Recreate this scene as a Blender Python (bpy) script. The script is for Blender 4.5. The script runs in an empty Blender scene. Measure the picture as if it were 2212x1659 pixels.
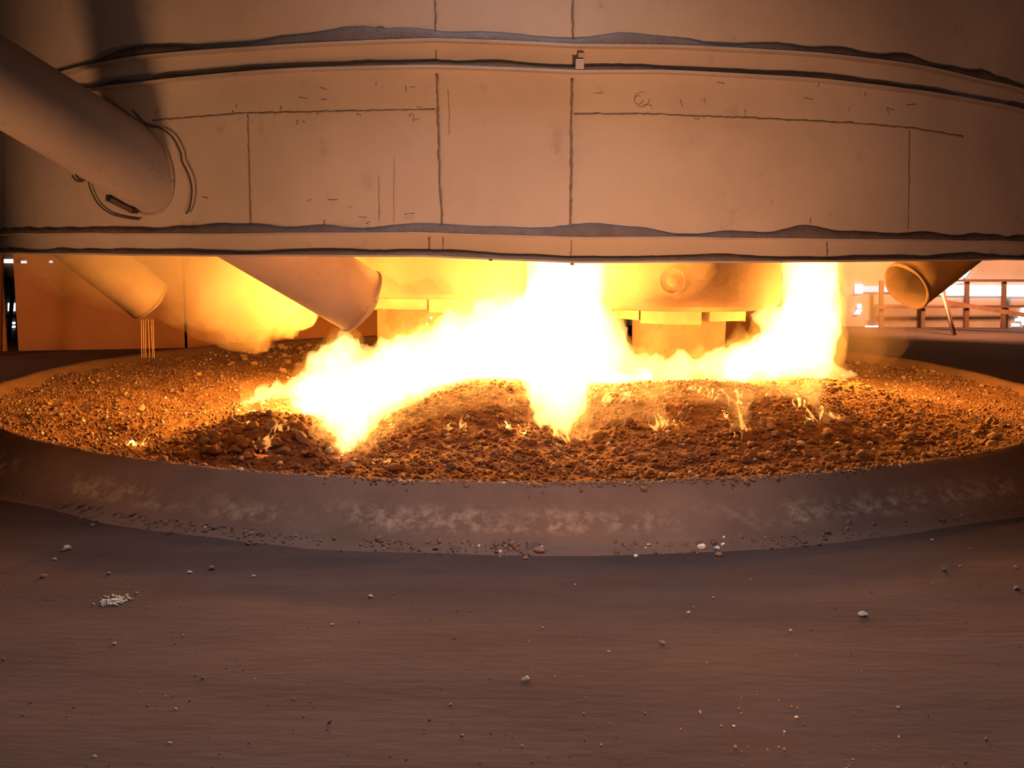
import bpy, bmesh, math, random
import numpy as np
from mathutils import Vector, Matrix, noise

C = bpy.context.scene.collection
S = bpy.context.scene
PI = math.pi
F = 2150.0
CAM = Vector((0, 0, 1.5))
ROT = Matrix.Rotation(math.radians(90 - 7.5), 3, 'X') @ Matrix.Rotation(math.radians(0.35), 3, 'Z')

# ------------------------------------------------------------------ camera, world, lights, exposure
cd = bpy.data.cameras.new('camera')
cd.sensor_width = 36.0
cd.lens = 36.0 * F / 2212.0
cd.clip_end = 200
cam = bpy.data.objects.new('camera', cd)
cam.matrix_world = Matrix.Translation(CAM) @ ROT.to_4x4()
C.objects.link(cam)
S.camera = cam
S.view_settings.view_transform = 'Standard'
S.view_settings.look = 'None'
S.view_settings.gamma = 1.0
S.view_settings.exposure = 0.0
S.view_settings.use_curve_mapping = False
S.cycles.volume_bounces = 1
S.cycles.volume_max_steps = 64
S.cycles.sample_clamp_indirect = 4.0
S.cycles.use_denoising = True
S.cycles.max_bounces = 6

W = bpy.data.worlds.new('world'); S.world = W
W.use_nodes = True
W.node_tree.nodes['Background'].inputs[0].default_value = (0.80, 0.66, 0.60, 1)
W.node_tree.nodes['Background'].inputs[1].default_value = 0.07

def lamp(name, kind, loc, energy, col, target=None, size=0.3, spot=None, blend=1.0):
    l = bpy.data.lights.new(name, kind)
    l.energy = energy; l.color = col
    if kind == 'AREA':
        l.shape = 'DISK'; l.size = size
    else:
        l.shadow_soft_size = size
    if kind == 'SPOT':
        l.spot_size = math.radians(spot); l.spot_blend = blend
    o = bpy.data.objects.new(name, l); o.location = loc
    if target is not None:
        d = Vector(target) - Vector(loc)
        o.rotation_euler = d.to_track_quat('-Z', 'Y').to_euler()
    C.objects.link(o)
    return o

FIRE = (1.0, 0.34, 0.04)
# the fire itself: lights inside the burning columns and along the flame bed
for i, (x, y, z, e) in enumerate([(0.45, 8.6, 0.85, 400), (2.75, 8.8, 0.95, 380), (-1.55, 8.2, 0.85, 430), (-1.81, 9.6, 0.86, 120),
                                  (-0.1, 8.3, 0.72, 190), (1.7, 8.45, 0.70, 100), (0.45, 9.2, 1.7, 220), (2.7, 9.4, 1.7, 160)]):
    lamp('fire_light', 'POINT', (x, y, z), e, FIRE, size=0.06)
# added fill spots, low and out of view, to warm the hood front
lamp('hood_fill', 'SPOT', (1.1, 1.4, 0.15), 700, (1.0, 0.47, 0.23), (0.3, 5.5, 1.45), size=0.2, spot=58)
lamp('hood_fill', 'SPOT', (-4.3, 3.9, 0.15), 290, (1.0, 0.46, 0.20), (-1.6, 6.1, 1.6), size=0.55, spot=84)
lamp('hood_fill', 'SPOT', (4.0, 3.2, 0.15), 115, (1.0, 0.44, 0.24), (2.9, 6.3, 1.6), size=0.3, spot=80)
# added fill spots, unseen, brightening the back wall and the left rear floor
lamp('rear_fill', 'SPOT', (8.0, 17.5, 2.6), 2300, (1.0, 0.44, 0.20), (9.5, 21, 1.0), size=0.3, spot=150)
lamp('rear_fill', 'SPOT', (-9.0, 11.5, 2.6), 260, (1.0, 0.42, 0.20), (-6.0, 12.5, 0.0), size=0.3, spot=120)
# added overhead fill spot, stands in for daylight on the floor in front
lamp('floor_fill', 'SPOT', (0.0, 4.6, 5.6), 850, (0.90, 0.86, 0.98), (0.0, 3.2, 0.0), size=0.8, spot=78, blend=0.9)

# ------------------------------------------------------------------ helpers
def ray(px, py):
    return ROT @ Vector(((px - 1106) / F, -(py - 829.5) / F, -1))
def P(px, py, Y):
    d = ray(px, py); return CAM + d * (Y / d.y)
def G(px, py, z=0.0):
    d = ray(px, py); return CAM + d * ((z - CAM.z) / d.z)
AX, AY, R = 0.075, 10.0, 4.614
def H(px, py, off=0.0):
    """point of the hood's outer face (radius R + off) behind a pixel"""
    d = ray(px, py); r = R + off
    a = d.x**2 + d.y**2; b = -2 * (d.x * AX + d.y * AY); c = AX**2 + AY**2 - r * r
    disc = max(b * b - 4 * a * c, 0)
    return CAM + d * ((-b - math.sqrt(disc)) / (2 * a))
def ang(p):
    return math.atan2(p.x - AX, AY - p.y)          # 0 = towards camera, + to the right
def pol(phi, r, z):
    return Vector((AX + r * math.sin(phi), AY - r * math.cos(phi), z))

def link(name, me, mat, parent=None, smooth=False):
    o = bpy.data.objects.new(name, me)
    if mat is not None:
        me.materials.append(mat)
    C.objects.link(o)
    if parent is not None:
        o.parent = parent
        o.matrix_parent_inverse = Matrix.Translation(parent.location).inverted() if parent.type == 'EMPTY' else Matrix()
    if smooth:
        me.polygons.foreach_set('use_smooth', [True] * len(me.polygons))
    return o
def mesh(name, verts, faces):
    me = bpy.data.meshes.new(name)
    me.from_pydata([tuple(v) for v in verts], [], faces); me.update()
    return me
def tag(o, label=None, cat=None, group=None, kind=None):
    if label: o['label'] = label
    if cat: o['category'] = cat
    if group: o['group'] = group
    if kind: o['kind'] = kind
    return o
def empty(name, loc, label, cat, group=None):
    o = bpy.data.objects.new(name, None); o.location = loc; o.empty_display_size = 0.1
    C.objects.link(o)
    return tag(o, label, cat, group)

def tube_data(pts, rad, n=8, cap=True, base=0):
    pts = [Vector(p) for p in pts]
    if not hasattr(rad, '__len__'): rad = [rad] * len(pts)
    V, Fc = [], []
    up = Vector((0, 0, 1))
    prev = None
    for i, p in enumerate(pts):
        t = (pts[min(i + 1, len(pts) - 1)] - pts[max(i - 1, 0)]).normalized()
        if prev is None:
            u = t.cross(up)
            if u.length < 1e-3: u = t.cross(Vector((1, 0, 0)))
        else:
            u = prev - t * prev.dot(t)
        u.normalize(); prev = u
        w = t.cross(u)
        for k in range(n):
            a = 2 * PI * k / n
            V.append(p + (u * math.cos(a) + w * math.sin(a)) * rad[i])
    for i in range(len(pts) - 1):
        for k in range(n):
            a, b = base + i * n + k, base + i * n + (k + 1) % n
            Fc.append((a, b, b + n, a + n))
    if cap:
        Fc.append(tuple(base + k for k in range(n))[::-1])
        Fc.append(tuple(base + (len(pts) - 1) * n + k for k in range(n)))
    return V, Fc
def tube(name, pts, rad, mat, parent=None, n=8):
    V, Fc = tube_data(pts, rad, n)
    return link(name, mesh(name, V, Fc), mat, parent, True)
def tubes(name, lst, mat, parent=None, n=8):
    V, Fc = [], []
    for pts, rad in lst:
        v, f = tube_data(pts, rad, n, base=len(V)); V += v; Fc += f
    return link(name, mesh(name, V, Fc), mat, parent, True)
def pipe(name, a, b, ro, ri, mat, parent=None, n=64, segs=12, skew_a=None, wob=0.0):
    """open hollow tube with wall thickness"""
    a, b = Vector(a), Vector(b); t = (b - a).normalized()
    u = t.cross(Vector((0, 0, 1))).normalized(); w = t.cross(u)
    V, Fc = [], []
    for r in (ro, ri):
        for i in range(segs + 1):
            c = a.lerp(b, i / segs)
            for k in range(n):
                th = 2 * PI * k / n
                e = wob * math.sin(3 * th + 1) if i == segs else 0
                V.append(c + (u * math.cos(th) + w * math.sin(th)) * r + t * e)
    L = (segs + 1) * n
    for i in range(segs):
        for k in range(n):
            p, q = i * n + k, i * n + (k + 1) % n
            Fc.append((p, q, q + n, p + n)); Fc.append((L + p, L + p + n, L + q + n, L + q))
    for k in range(n):
        q = (k + 1) % n
        Fc.append((k, L + k, L + q, q))
        Fc.append((segs * n + k, segs * n + q, L + segs * n + q, L + segs * n + k))
    o = link(name, mesh(name, V, Fc), mat, parent, True)
    return o
def box_data(c, sx, sy, sz, rot=None, base=0):
    V = []
    for x in (-1, 1):
        for y in (-1, 1):
            for z in (-1, 1):
                v = Vector((x * sx / 2, y * sy / 2, z * sz / 2))
                if rot is not None: v = rot @ v
                V.append(Vector(c) + v)
    b = base
    return V, [(b, b+1, b+3, b+2), (b+4, b+6, b+7, b+5), (b, b+4, b+5, b+1), (b+2, b+3, b+7, b+6), (b, b+2, b+6, b+4), (b+1, b+5, b+7, b+3)]
def boxes(name, lst, mat, parent=None, bevel=0.0):
    V, Fc = [], []
    for it in lst:
        v, f = box_data(*it, base=len(V)); V += v; Fc += f
    o = link(name, mesh(name, V, Fc), mat, parent)
    if bevel:
        m = o.modifiers.new('bevel', 'BEVEL'); m.width = bevel; m.segments = 2
    return o
def beam(name, a, b, w, d, mat, parent=None):
    a, b = Vector(a), Vector(b); t = (b - a)
    rot = t.to_track_quat('Z', 'Y').to_matrix()
    return boxes(name, [((a + b) / 2, w, d, t.length, rot)], mat, parent)
def lathe(name, prof, c, mat, parent=None, n=64, a0=0, a1=2 * PI, closed_prof=False):
    V, Fc = [], []
    full = abs(a1 - a0 - 2 * PI) < 1e-6
    m = n if full else n + 1
    for k in range(m):
        a = a0 + (a1 - a0) * k / n
        for r, z in prof:
            V.append((c[0] + r * math.sin(a), c[1] - r * math.cos(a), z))
    q = len(prof)
    for k in range(n):
        k2 = (k + 1) % m
        for i in range(q - 1 + (1 if closed_prof else 0)):
            j = (i + 1) % q
            Fc.append((k * q + i, k2 * q + i, k2 * q + j, k * q + j))
    if not full and closed_prof:
        Fc.append(tuple(range(q))[::-1]); Fc.append(tuple((m - 1) * q + i for i in range(q)))
    return link(name, mesh(name, V, Fc), mat, parent, False)
def shade(o, ang_=40):
    me = o.data
    me.polygons.foreach_set('use_smooth', [True] * len(me.polygons))
    try: me.set_sharp_from_angle(angle=math.radians(ang_))
    except Exception: pass
    return o

# ------------------------------------------------------------------ materials
def mat(name, col, rough=0.8, metal=0.0, col2=None, scale=4.0, spread=(0.35, 0.65), stretch=(1, 1, 1), flecks=None,
        bump=0.0, bscale=40.0, detail=8, spec=0.3, streak=None):
    m = bpy.data.materials.new(name); m.use_nodes = True
    nt = m.node_tree; N = nt.nodes; L = nt.links
    b = N['Principled BSDF']
    b.inputs['Roughness'].default_value = rough; b.inputs['Metallic'].default_value = metal
    b.inputs['Specular IOR Level'].default_value = spec
    b.inputs['Base Color'].default_value = (*col, 1)
    tc = N.new('ShaderNodeTexCoord'); mp = N.new('ShaderNodeMapping'); mp.inputs['Scale'].default_value = stretch
    L.new(tc.outputs['Object'], mp.inputs['Vector'])
    cur = None
    def mix(prev, fac, colr):
        mx = N.new('ShaderNodeMix'); mx.data_type = 'RGBA'
        L.new(fac, mx.inputs['Factor'])
        if prev is None: mx.inputs['A'].default_value = (*col, 1)
        else: L.new(prev, mx.inputs['A'])
        mx.inputs['B'].default_value = (*colr, 1)
        return mx.outputs['Result']
    def nz(sc, lo, hi, det=8, vec=mp.outputs['Vector'], dist=0.0):
        n = N.new('ShaderNodeTexNoise'); n.inputs['Scale'].default_value = sc; n.inputs['Detail'].default_value = det
        n.inputs['Roughness'].default_value = 0.6; n.inputs['Distortion'].default_value = dist
        L.new(vec, n.inputs['Vector'])
        r = N.new('ShaderNodeMapRange'); r.inputs['From Min'].default_value = lo; r.inputs['From Max'].default_value = hi
        L.new(n.outputs['Fac'], r.inputs['Value'])
        return r.outputs['Result']
    if col2: cur = mix(cur, nz(scale, *spread, det=detail), col2)
    for fl in (flecks or []):
        cur = mix(cur, nz(fl[0], fl[1], fl[2], det=fl[4] if len(fl) > 4 else 3), fl[3])
    if cur is not None: L.new(cur, b.inputs['Base Color'])
    if bump:
        n = N.new('ShaderNodeTexNoise'); n.inputs['Scale'].default_value = bscale; n.inputs['Detail'].default_value = 8
        L.new(mp.outputs['Vector'], n.inputs['Vector'])
        bp = N.new('ShaderNodeBump'); bp.inputs['Strength'].default_value = bump; bp.inputs['Distance'].default_value = 0.02
        L.new(n.outputs['Fac'], bp.inputs['Height']); L.new(bp.outputs['Normal'], b.inputs['Normal'])
    return m
def emat(name, col, st):
    m = bpy.data.materials.new(name); m.use_nodes = True
    nt = m.node_tree; nt.nodes.clear()
    e = nt.nodes.new('ShaderNodeEmission'); o = nt.nodes.new('ShaderNodeOutputMaterial')
    e.inputs[0].default_value = (*col, 1); e.inputs[1].default_value = st
    nt.links.new(e.outputs[0], o.inputs['Surface'])
    return m
def vmat(name, emis=None, st=0.0, scat=None, dens=0.0):
    m = bpy.data.materials.new(name); m.use_nodes = True
    nt = m.node_tree; nt.nodes.clear(); o = nt.nodes.new('ShaderNodeOutputMaterial')
    e = s = None
    if emis:
        e = nt.nodes.new('ShaderNodeEmission'); e.inputs[0].default_value = (*emis, 1); e.inputs[1].default_value = st
        out = e.outputs[0]
    if scat:
        s = nt.nodes.new('ShaderNodeVolumeScatter'); s.inputs['Color'].default_value = (*scat, 1)
        s.inputs['Density'].default_value = dens; s.inputs['Anisotropy'].default_value = 0.2
        out = s.outputs[0]
    if e and s:
        a = nt.nodes.new('ShaderNodeAddShader'); nt.links.new(e.outputs[0], a.inputs[0]); nt.links.new(s.outputs[0], a.inputs[1])
        out = a.outputs[0]
    nt.links.new(out, o.inputs['Volume'])
    return m

M = {}
M['hood'] = mat('hood_paint', (0.56, 0.46, 0.38), 0.8, col2=(0.46, 0.37, 0.31), scale=1.3, spread=(0.42, 0.72),
                flecks=[(7, 0.62, 0.80, (0.36, 0.29, 0.24), 8), (40, 0.70, 0.80, (0.25, 0.19, 0.16), 4)], bump=0.05, bscale=9)
M['ring'] = mat('ring_paint', (0.50, 0.42, 0.35), 0.75, col2=(0.38, 0.31, 0.27), scale=4, spread=(0.45, 0.75),
                flecks=[(30, 0.66, 0.78, (0.2, 0.16, 0.14))], bump=0.1, bscale=30)
M['weld'] = mat('weld_line', (0.30, 0.23, 0.19), 0.9, col2=(0.20, 0.15, 0.125), scale=30, bump=0.4, bscale=80)
M['dust'] = mat('ledge_dust', (0.20, 0.145, 0.12), 1.0, col2=(0.155, 0.11, 0.09), scale=12, bump=0.5, bscale=60)
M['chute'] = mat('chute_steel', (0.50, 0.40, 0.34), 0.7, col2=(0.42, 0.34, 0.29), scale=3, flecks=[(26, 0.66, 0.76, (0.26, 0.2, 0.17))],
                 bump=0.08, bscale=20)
M['chute_dark'] = mat('chute_steel_dim', (0.21, 0.16, 0.13), 0.8, col2=(0.16, 0.12, 0.10), scale=3, bump=0.08, bscale=20)  # chute steel darkened in colour to dim the firelight on the far chute
M['cable'] = mat('cable', (0.14, 0.10, 0.09), 0.8, col2=(0.10, 0.07, 0.06), scale=20)
M['floor'] = mat('dusty_floor', (0.100, 0.066, 0.056), 0.95, col2=(0.072, 0.047, 0.040), scale=1.6, spread=(0.38, 0.66), stretch=(0.5, 1.8, 1),
                 flecks=[(7, 0.55, 0.75, (0.080, 0.058, 0.050), 8), (40, 0.66, 0.74, (0.15, 0.055, 0.028), 3),
                         (110, 0.70, 0.76, (0.16, 0.12, 0.10), 2)], bump=0.22, bscale=14, spec=0.15)
M['bank'] = mat('bank_dust', (0.215, 0.135, 0.100), 0.95, col2=(0.165, 0.102, 0.077), scale=2, bump=0.35, bscale=20, spec=0.1)
def add_crust(m):
    """pale crusted deposit: broken patches along the lower slope of the bank"""
    nt = m.node_tree; N = nt.nodes; L = nt.links; b = N['Principled BSDF']
    prev = b.inputs['Base Color'].links[0].from_socket
    tc = N.new('ShaderNodeTexCoord'); sx = N.new('ShaderNodeSeparateXYZ'); L.new(tc.outputs['Object'], sx.inputs[0])
    def rng(sock, a, b_, c, d):
        r = N.new('ShaderNodeMapRange'); L.new(sock, r.inputs['Value'])
        for k, v in zip(('From Min', 'From Max', 'To Min', 'To Max'), (a, b_, c, d)): r.inputs[k].default_value = v
        return r.outputs['Result']
    def mul(x, y):
        n = N.new('ShaderNodeMath'); n.operation = 'MULTIPLY'; L.new(x, n.inputs[0]); L.new(y, n.inputs[1]); return n.outputs[0]
    def nz(sc, det, lo, hi):
        n = N.new('ShaderNodeTexNoise'); n.inputs['Scale'].default_value = sc; n.inputs['Detail'].default_value = det
        n.inputs['Roughness'].default_value = 0.7; L.new(tc.outputs['Object'], n.inputs['Vector'])
        return rng(n.outputs['Fac'], lo, hi, 0, 1)
    band = mul(rng(sx.outputs['Z'], 0.05, 0.085, 0, 1), rng(sx.outputs['Z'], 0.115, 0.19, 1, 0))
    fac = mul(band, mul(nz(1.3, 3, 0.42, 0.58), nz(15, 10, 0.45, 0.63)))
    mx = N.new('ShaderNodeMix'); mx.data_type = 'RGBA'
    L.new(fac, mx.inputs['Factor']); L.new(prev, mx.inputs['A']); mx.inputs['B'].default_value = (0.40, 0.285, 0.20, 1)
    L.new(mx.outputs['Result'], b.inputs['Base Color'])
add_crust(M['bank'])
M['bed'] = mat('charge_fines', (0.26, 0.15, 0.095), 1.0, col2=(0.19, 0.11, 0.07), scale=14,
               flecks=[(60, 0.6, 0.72, (0.30, 0.22, 0.17), 3)], bump=1.0, bscale=45, spec=0.1)
M['rock_brown'] = mat('rock_brown', (0.25, 0.145, 0.10), 0.95, col2=(0.17, 0.10, 0.07), scale=9, bump=0.25, bscale=35, spec=0.15)
M['rock_grey'] = mat('rock_grey', (0.27, 0.20, 0.17), 0.95, col2=(0.19, 0.14, 0.12), scale=9, bump=0.25, bscale=35, spec=0.15)
M['rock_tan'] = mat('rock_tan', (0.42, 0.30, 0.20), 0.95, col2=(0.30, 0.21, 0.14), scale=9, bump=0.25, bscale=35, spec=0.15)
M['rock_white'] = mat('rock_white', (0.80, 0.76, 0.74), 0.9, col2=(0.60, 0.54, 0.52), scale=14, bump=0.5, bscale=35)
M['stone_pale'] = mat('stone_pale', (0.68, 0.62, 0.46), 0.9, col2=(0.55, 0.5, 0.38), scale=30, bump=0.3, bscale=60)
M['stone_pink'] = mat('stone_pink', (0.36, 0.19, 0.14), 0.9, col2=(0.28, 0.15, 0.11), scale=30, bump=0.3, bscale=60)
M['quartz'] = mat('quartz', (0.95, 0.95, 0.97), 0.4, col2=(0.85, 0.85, 0.9), scale=20)
M['crust'] = mat('pale_crust', (0.30, 0.20, 0.145), 1.0, col2=(0.21, 0.14, 0.105), scale=20, bump=0.8, bscale=50)
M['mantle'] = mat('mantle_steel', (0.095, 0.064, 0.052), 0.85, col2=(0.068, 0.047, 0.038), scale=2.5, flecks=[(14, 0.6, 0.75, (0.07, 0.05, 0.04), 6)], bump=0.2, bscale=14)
M['clamp'] = mat('clamp_copper', (0.17, 0.13, 0.10), 0.8, col2=(0.14, 0.105, 0.08), scale=8, bump=0.2, bscale=20)
M['carbon'] = mat('baked_carbon', (0.13, 0.08, 0.055), 0.9, col2=(0.09, 0.055, 0.04), scale=4, flecks=[(9, 0.6, 0.7, (0.08, 0.05, 0.035), 6)], bump=0.8, bscale=14)
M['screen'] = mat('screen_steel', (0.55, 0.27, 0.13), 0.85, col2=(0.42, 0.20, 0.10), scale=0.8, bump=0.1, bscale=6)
M['wall'] = mat('hall_wall', (0.42, 0.33, 0.28), 0.9, col2=(0.33, 0.25, 0.21), scale=0.7)
M['darkwall'] = mat('dark_wall', (0.05, 0.035, 0.03), 0.95, col2=(0.03, 0.02, 0.018), scale=1)
M['beam'] = mat('beam_rust', (0.16, 0.08, 0.05), 0.85, col2=(0.11, 0.055, 0.035), scale=6)
M['pole'] = mat('pole_paint', (0.55, 0.45, 0.36), 0.6)
M['blackmetal'] = mat('black_metal', (0.02, 0.02, 0.022), 0.5)
M['sheetmetal'] = mat('bright_sheet', (0.7, 0.75, 0.8), 0.3, metal=0.8)
M['daylight'] = emat('daylight', (0.92, 0.95, 1.0), 4.0)
M['daylight_dim'] = emat('daylight_dim', (0.9, 0.92, 1.0), 1.1)
M['fire_core'] = vmat('fire_core', (1.0, 0.46, 0.13), 13.0)
M['fire_rim'] = vmat('fire_rim', (1.0, 0.38, 0.045), 2.2)
M['fire_wisp'] = vmat('fire_wisp', (1.0, 0.37, 0.07), 34.0)
M['fire_veil'] = vmat('fire_veil', (1.0, 0.38, 0.07), 1.7)
M['smoke'] = vmat('smoke', scat=(0.95, 0.80, 0.62), dens=0.32)
M['smoke_thin'] = vmat('smoke_thin', scat=(0.95, 0.80, 0.62), dens=0.22)

rnd = random.Random(7)

# ------------------------------------------------------------------ ground
def smooth_interp(xs, ys, x): return float(np.interp(x, xs, ys))
def gr(phi):   # radius of the inner edge of the bank
    return 4.70 + 0.20 * min(1, max(0, (abs(phi) - 0.5) / 0.8)) + (0.12 if phi > 1.6 else 0) * min(1, (phi - 1.6))
HB = [(-0.25, 7.75, 0.285, 0.95, 0.75), (1.45, 7.8, 0.265, 0.85, 0.8), (2.75, 8.3, 0.22, 0.8, 0.9), (-1.75, 7.0, 0.16, 0.45, 0.45),
      (0.35, 10.0, 0.25, 2.0, 1.6), (0.5, 6.9, -0.12, 0.22, 0.6), (-1.1, 7.2, -0.08, 0.18, 0.5), (-1.9, 6.15, -0.08, 0.7, 0.3), (2.1, 7.1, 0.12, 0.5, 0.4)]
def bedz(x, y):
    h = 0.17
    for cx, cy, a, sx, sy in HB:
        h += a * math.exp(-((x - cx) / sx) ** 2 - ((y - cy) / sy) ** 2)
    h += 0.035 * noise.noise(Vector((x * 1.6, y * 1.6, 3))) + 0.015 * noise.noise(Vector((x * 5, y * 5, 9)))
    rr = math.hypot(x - AX, y - AY)
    return h + 0.05 * max(0, (rr - 4.3)) 

# floor (flat, large)
V = [(-30, -8, 0), (30, -8, 0), (30, 30, 0), (-30, 30, 0)]
n = 150
V, Fc = [], []
xs = list(np.linspace(-30, -7, 12)) + list(np.linspace(-6.6, 6.6, 110)) + list(np.linspace(7, 30, 12))
ys = list(np.linspace(-8, 1.5, 8)) + list(np.linspace(1.8, 7, 90)) + list(np.linspace(7.5, 30, 20))
for y in ys:
    for x in xs:
        z = 0.008 * noise.noise(Vector((x * 0.9, y * 2.2, 0))) + 0.0018 * noise.noise(Vector((x * 4, y * 12, 5)))
        if math.hypot(x - AX, y - AY) < 4.9: z = -0.03
        V.append((x, y, z))
nx = len(xs)
for j in range(len(ys) - 1):
    for i in range(nx - 1):
        a = j * nx + i; Fc.append((a, a + 1, a + nx + 1, a + nx))
fl = link('floor', mesh('floor', V, Fc), M['floor'], None, True); tag(fl, kind='structure')

# bank of packed dust round the furnace
prof = [(-0.42, 0.05), (-0.22, 0.13), (-0.07, 0.225), (-0.02, 0.255), (0.03, 0.262), (0.08, 0.243), (0.16, 0.190), (0.25, 0.115), (0.32, 0.058), (0.38, 0.022), (0.46, 0.004), (0.62, -0.03)]
V, Fc = [], []
nphi = 400
sub = 3
pp = []
for i in range(len(prof) - 1):
    for k in range(sub):
        t = k / sub; pp.append((prof[i][0] * (1 - t) + prof[i + 1][0] * t, prof[i][1] * (1 - t) + prof[i + 1][1] * t))
pp.append(prof[-1])
for k in range(nphi):
    phi = -PI + 2 * PI * k / nphi
    back = max(0, -math.cos(phi))
    for dr, z in pp:
        s = 0.018 * noise.noise(Vector((phi * 6, dr * 4, 1))) + 0.004 * noise.noise(Vector((phi * 40, dr * 30, 1)))
        V.append(pol(phi, gr(phi) + dr * (1 + 0.2 * back) + s, z * (1 + 0.12 * back) + (0.9 * s if z > 0.03 else 0)))
q = len(pp)
for k in range(nphi):
    k2 = (k + 1) % nphi
    for i in range(q - 1):
        Fc.append((k * q + i, k2 * q + i, k2 * q + i + 1, k * q + i + 1))
bk = link('furnace_rim_bank', mesh('furnace_rim_bank', V, Fc), M['bank'], None, True)
tag(bk, 'low sloping ring bank of packed brown dust around the burning gravel', 'bank')

# pale crust patches lying on the outer slope of the bank
def bank_point(px, py):
    d = ray(px, py)
    best = None
    for i in range(120):
        z = 0.27 * i / 119
        p = CAM + d * ((z - CAM.z) / d.z)
        r = math.hypot(p.x - AX, p.y - AY); dr = r - gr(ang(p))
        zz = float(np.interp(dr, [a for a, _ in prof], [b for _, b in prof]))
        e = abs(zz - z)
        if best is None or e < best[0]: best = (e, p)
    return best[1]

# gravel bed
NR, NA = 110, 420
V, Fc = [], []
for j in range(NR + 1):
    for k in range(NA):
        phi = 2 * PI * k / NA
        ph = math.atan2(math.sin(phi), math.cos(phi))
        r = (gr(ph) - 0.02) * j / NR
        p = pol(ph, r, 0)
        V.append((p.x, p.y, bedz(p.x, p.y) + 0.018 * noise.noise(Vector((p.x * 13, p.y * 13, 2)))))
for j in range(NR):
    for k in range(NA):
        a, b = j * NA + k, j * NA + (k + 1) % NA
        Fc.append((a, b, b + NA, a + NA))
bed = link('gravel_bed', mesh('gravel_bed', V, Fc), M['bed'], None, False)
tag(bed, 'orange-lit bed of crushed ore and fines heaped inside the furnace', 'gravel bed', kind='stuff')

# ------------------------------------------------------------------ rocks
def rock_mesh(name, seed, sub=2, squash=(1, 1, 0.75), amp=0.35, cuts=7):
    r = random.Random(seed)
    bm = bmesh.new(); bmesh.ops.create_icosphere(bm, subdivisions=sub, radius=1)
    planes = []
    for i in range(cuts):
        v = Vector((r.uniform(-1, 1), r.uniform(-1, 1), r.uniform(-1, 1))).normalized()
        planes.append((v, r.uniform(0.55, 0.85)))
    for v in bm.verts:
        p = v.co
        for nrm, dd in planes:
            e = p.dot(nrm) - dd
            if e > 0: p = p - nrm * e
        p = p * (1 + amp * 0.35 * noise.noise(p * 1.7 + Vector((seed * 3.1, 0, 0))))
        v.co = Vector((p.x * squash[0], p.y * squash[1], p.z * squash[2]))
    me = bpy.data.meshes.new(name); bm.to_mesh(me); bm.free()
    return me
# one merged cloud of small stones
def scatter(name, items, mats, seed, sub=1):
    """items: list of (x,y,z,size,matindex)"""
    tm = []
    for s in range(8):
        me = rock_mesh('t', seed + s, sub=sub, squash=(1, rnd.uniform(.7, 1), rnd.uniform(.55, .85)), cuts=5 if sub > 1 else 3)
        v = np.empty(len(me.vertices) * 3); me.vertices.foreach_get('co', v)
        f = np.array([list(p.vertices) for p in me.polygons])
        tm.append((v.reshape(-1, 3), f)); bpy.data.meshes.remove(me)
    rg = np.random.default_rng(seed)
    VV, FF, MI = [], [], []; base = 0
    for (x, y, z, s, mi) in items:
        v, f = tm[rg.integers(8)]
        a = rg.random() * 6.283; b = rg.normal() * 0.4
        ca, sa, cb, sb = math.cos(a), math.sin(a), math.cos(b), math.sin(b)
        Rm = np.array([[ca, -sa, 0], [sa, ca, 0], [0, 0, 1]]) @ np.array([[1, 0, 0], [0, cb, -sb], [0, sb, cb]])
        VV.append(v @ Rm.T * s + (x, y, z)); FF.append(f + base); MI.append(np.full(len(f), mi)); base += len(v)
    VV = np.concatenate(VV); FF = np.concatenate(FF); MI = np.concatenate(MI)
    me = bpy.data.meshes.new(name)
    me.vertices.add(len(VV)); me.vertices.foreach_set('co', VV.astype(np.float32).ravel())
    me.loops.add(FF.size); me.loops.foreach_set('vertex_index', FF.astype(np.int32).ravel())
    me.polygons.add(len(FF)); me.polygons.foreach_set('loop_start', np.arange(0, FF.size, 3, dtype=np.int32))
    try: me.polygons.foreach_set('loop_total', np.full(len(FF), 3, dtype=np.int32))
    except Exception: pass
    for m in mats: me.materials.append(m)
    me.polygons.foreach_set('material_index', MI.astype(np.int32))
    me.update(calc_edges=True); me.validate()
    o = bpy.data.objects.new(name, me); C.objects.link(o)
    return o

items = []
RM = [M['rock_brown'], M['rock_grey'], M['rock_tan'], M['rock_white']]
cnt = 0
while cnt < 42000:
    phi = rnd.uniform(-PI, PI); r = 4.8 * math.sqrt(rnd.random())
    p = pol(phi, r, 0)
    if r > gr(phi) - 0.03: continue
    dpt = p.y
    # fewer behind the electrodes, more where the camera sees them
    if dpt > 9.5 and abs(p.x) < 2.3: continue
    if dpt > 8.5 and rnd.random() < 0.35: continue
    front = (dpt < 7.6)
    s = (rnd.lognormvariate(-4.68, 0.52) if front else rnd.lognormvariate(-4.72, 0.42))
    if p.x < -2.3 or p.x > 3.2: s *= 0.78
    if p.y > 12.5: s *= 1.35
    s = min(s, 0.038)
    mi = rnd.choices([0, 1, 2, 3], [58, 27, 11.5, 3.5])[0]
    items.append((p.x, p.y, bedz(p.x, p.y) + s * 0.3, s, mi)); cnt += 1
loose = scatter('loose_gravel', items, RM, 100, sub=1)
tag(loose, 'small crushed brown and grey stones covering the furnace bed', 'gravel', kind='stuff')

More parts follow.
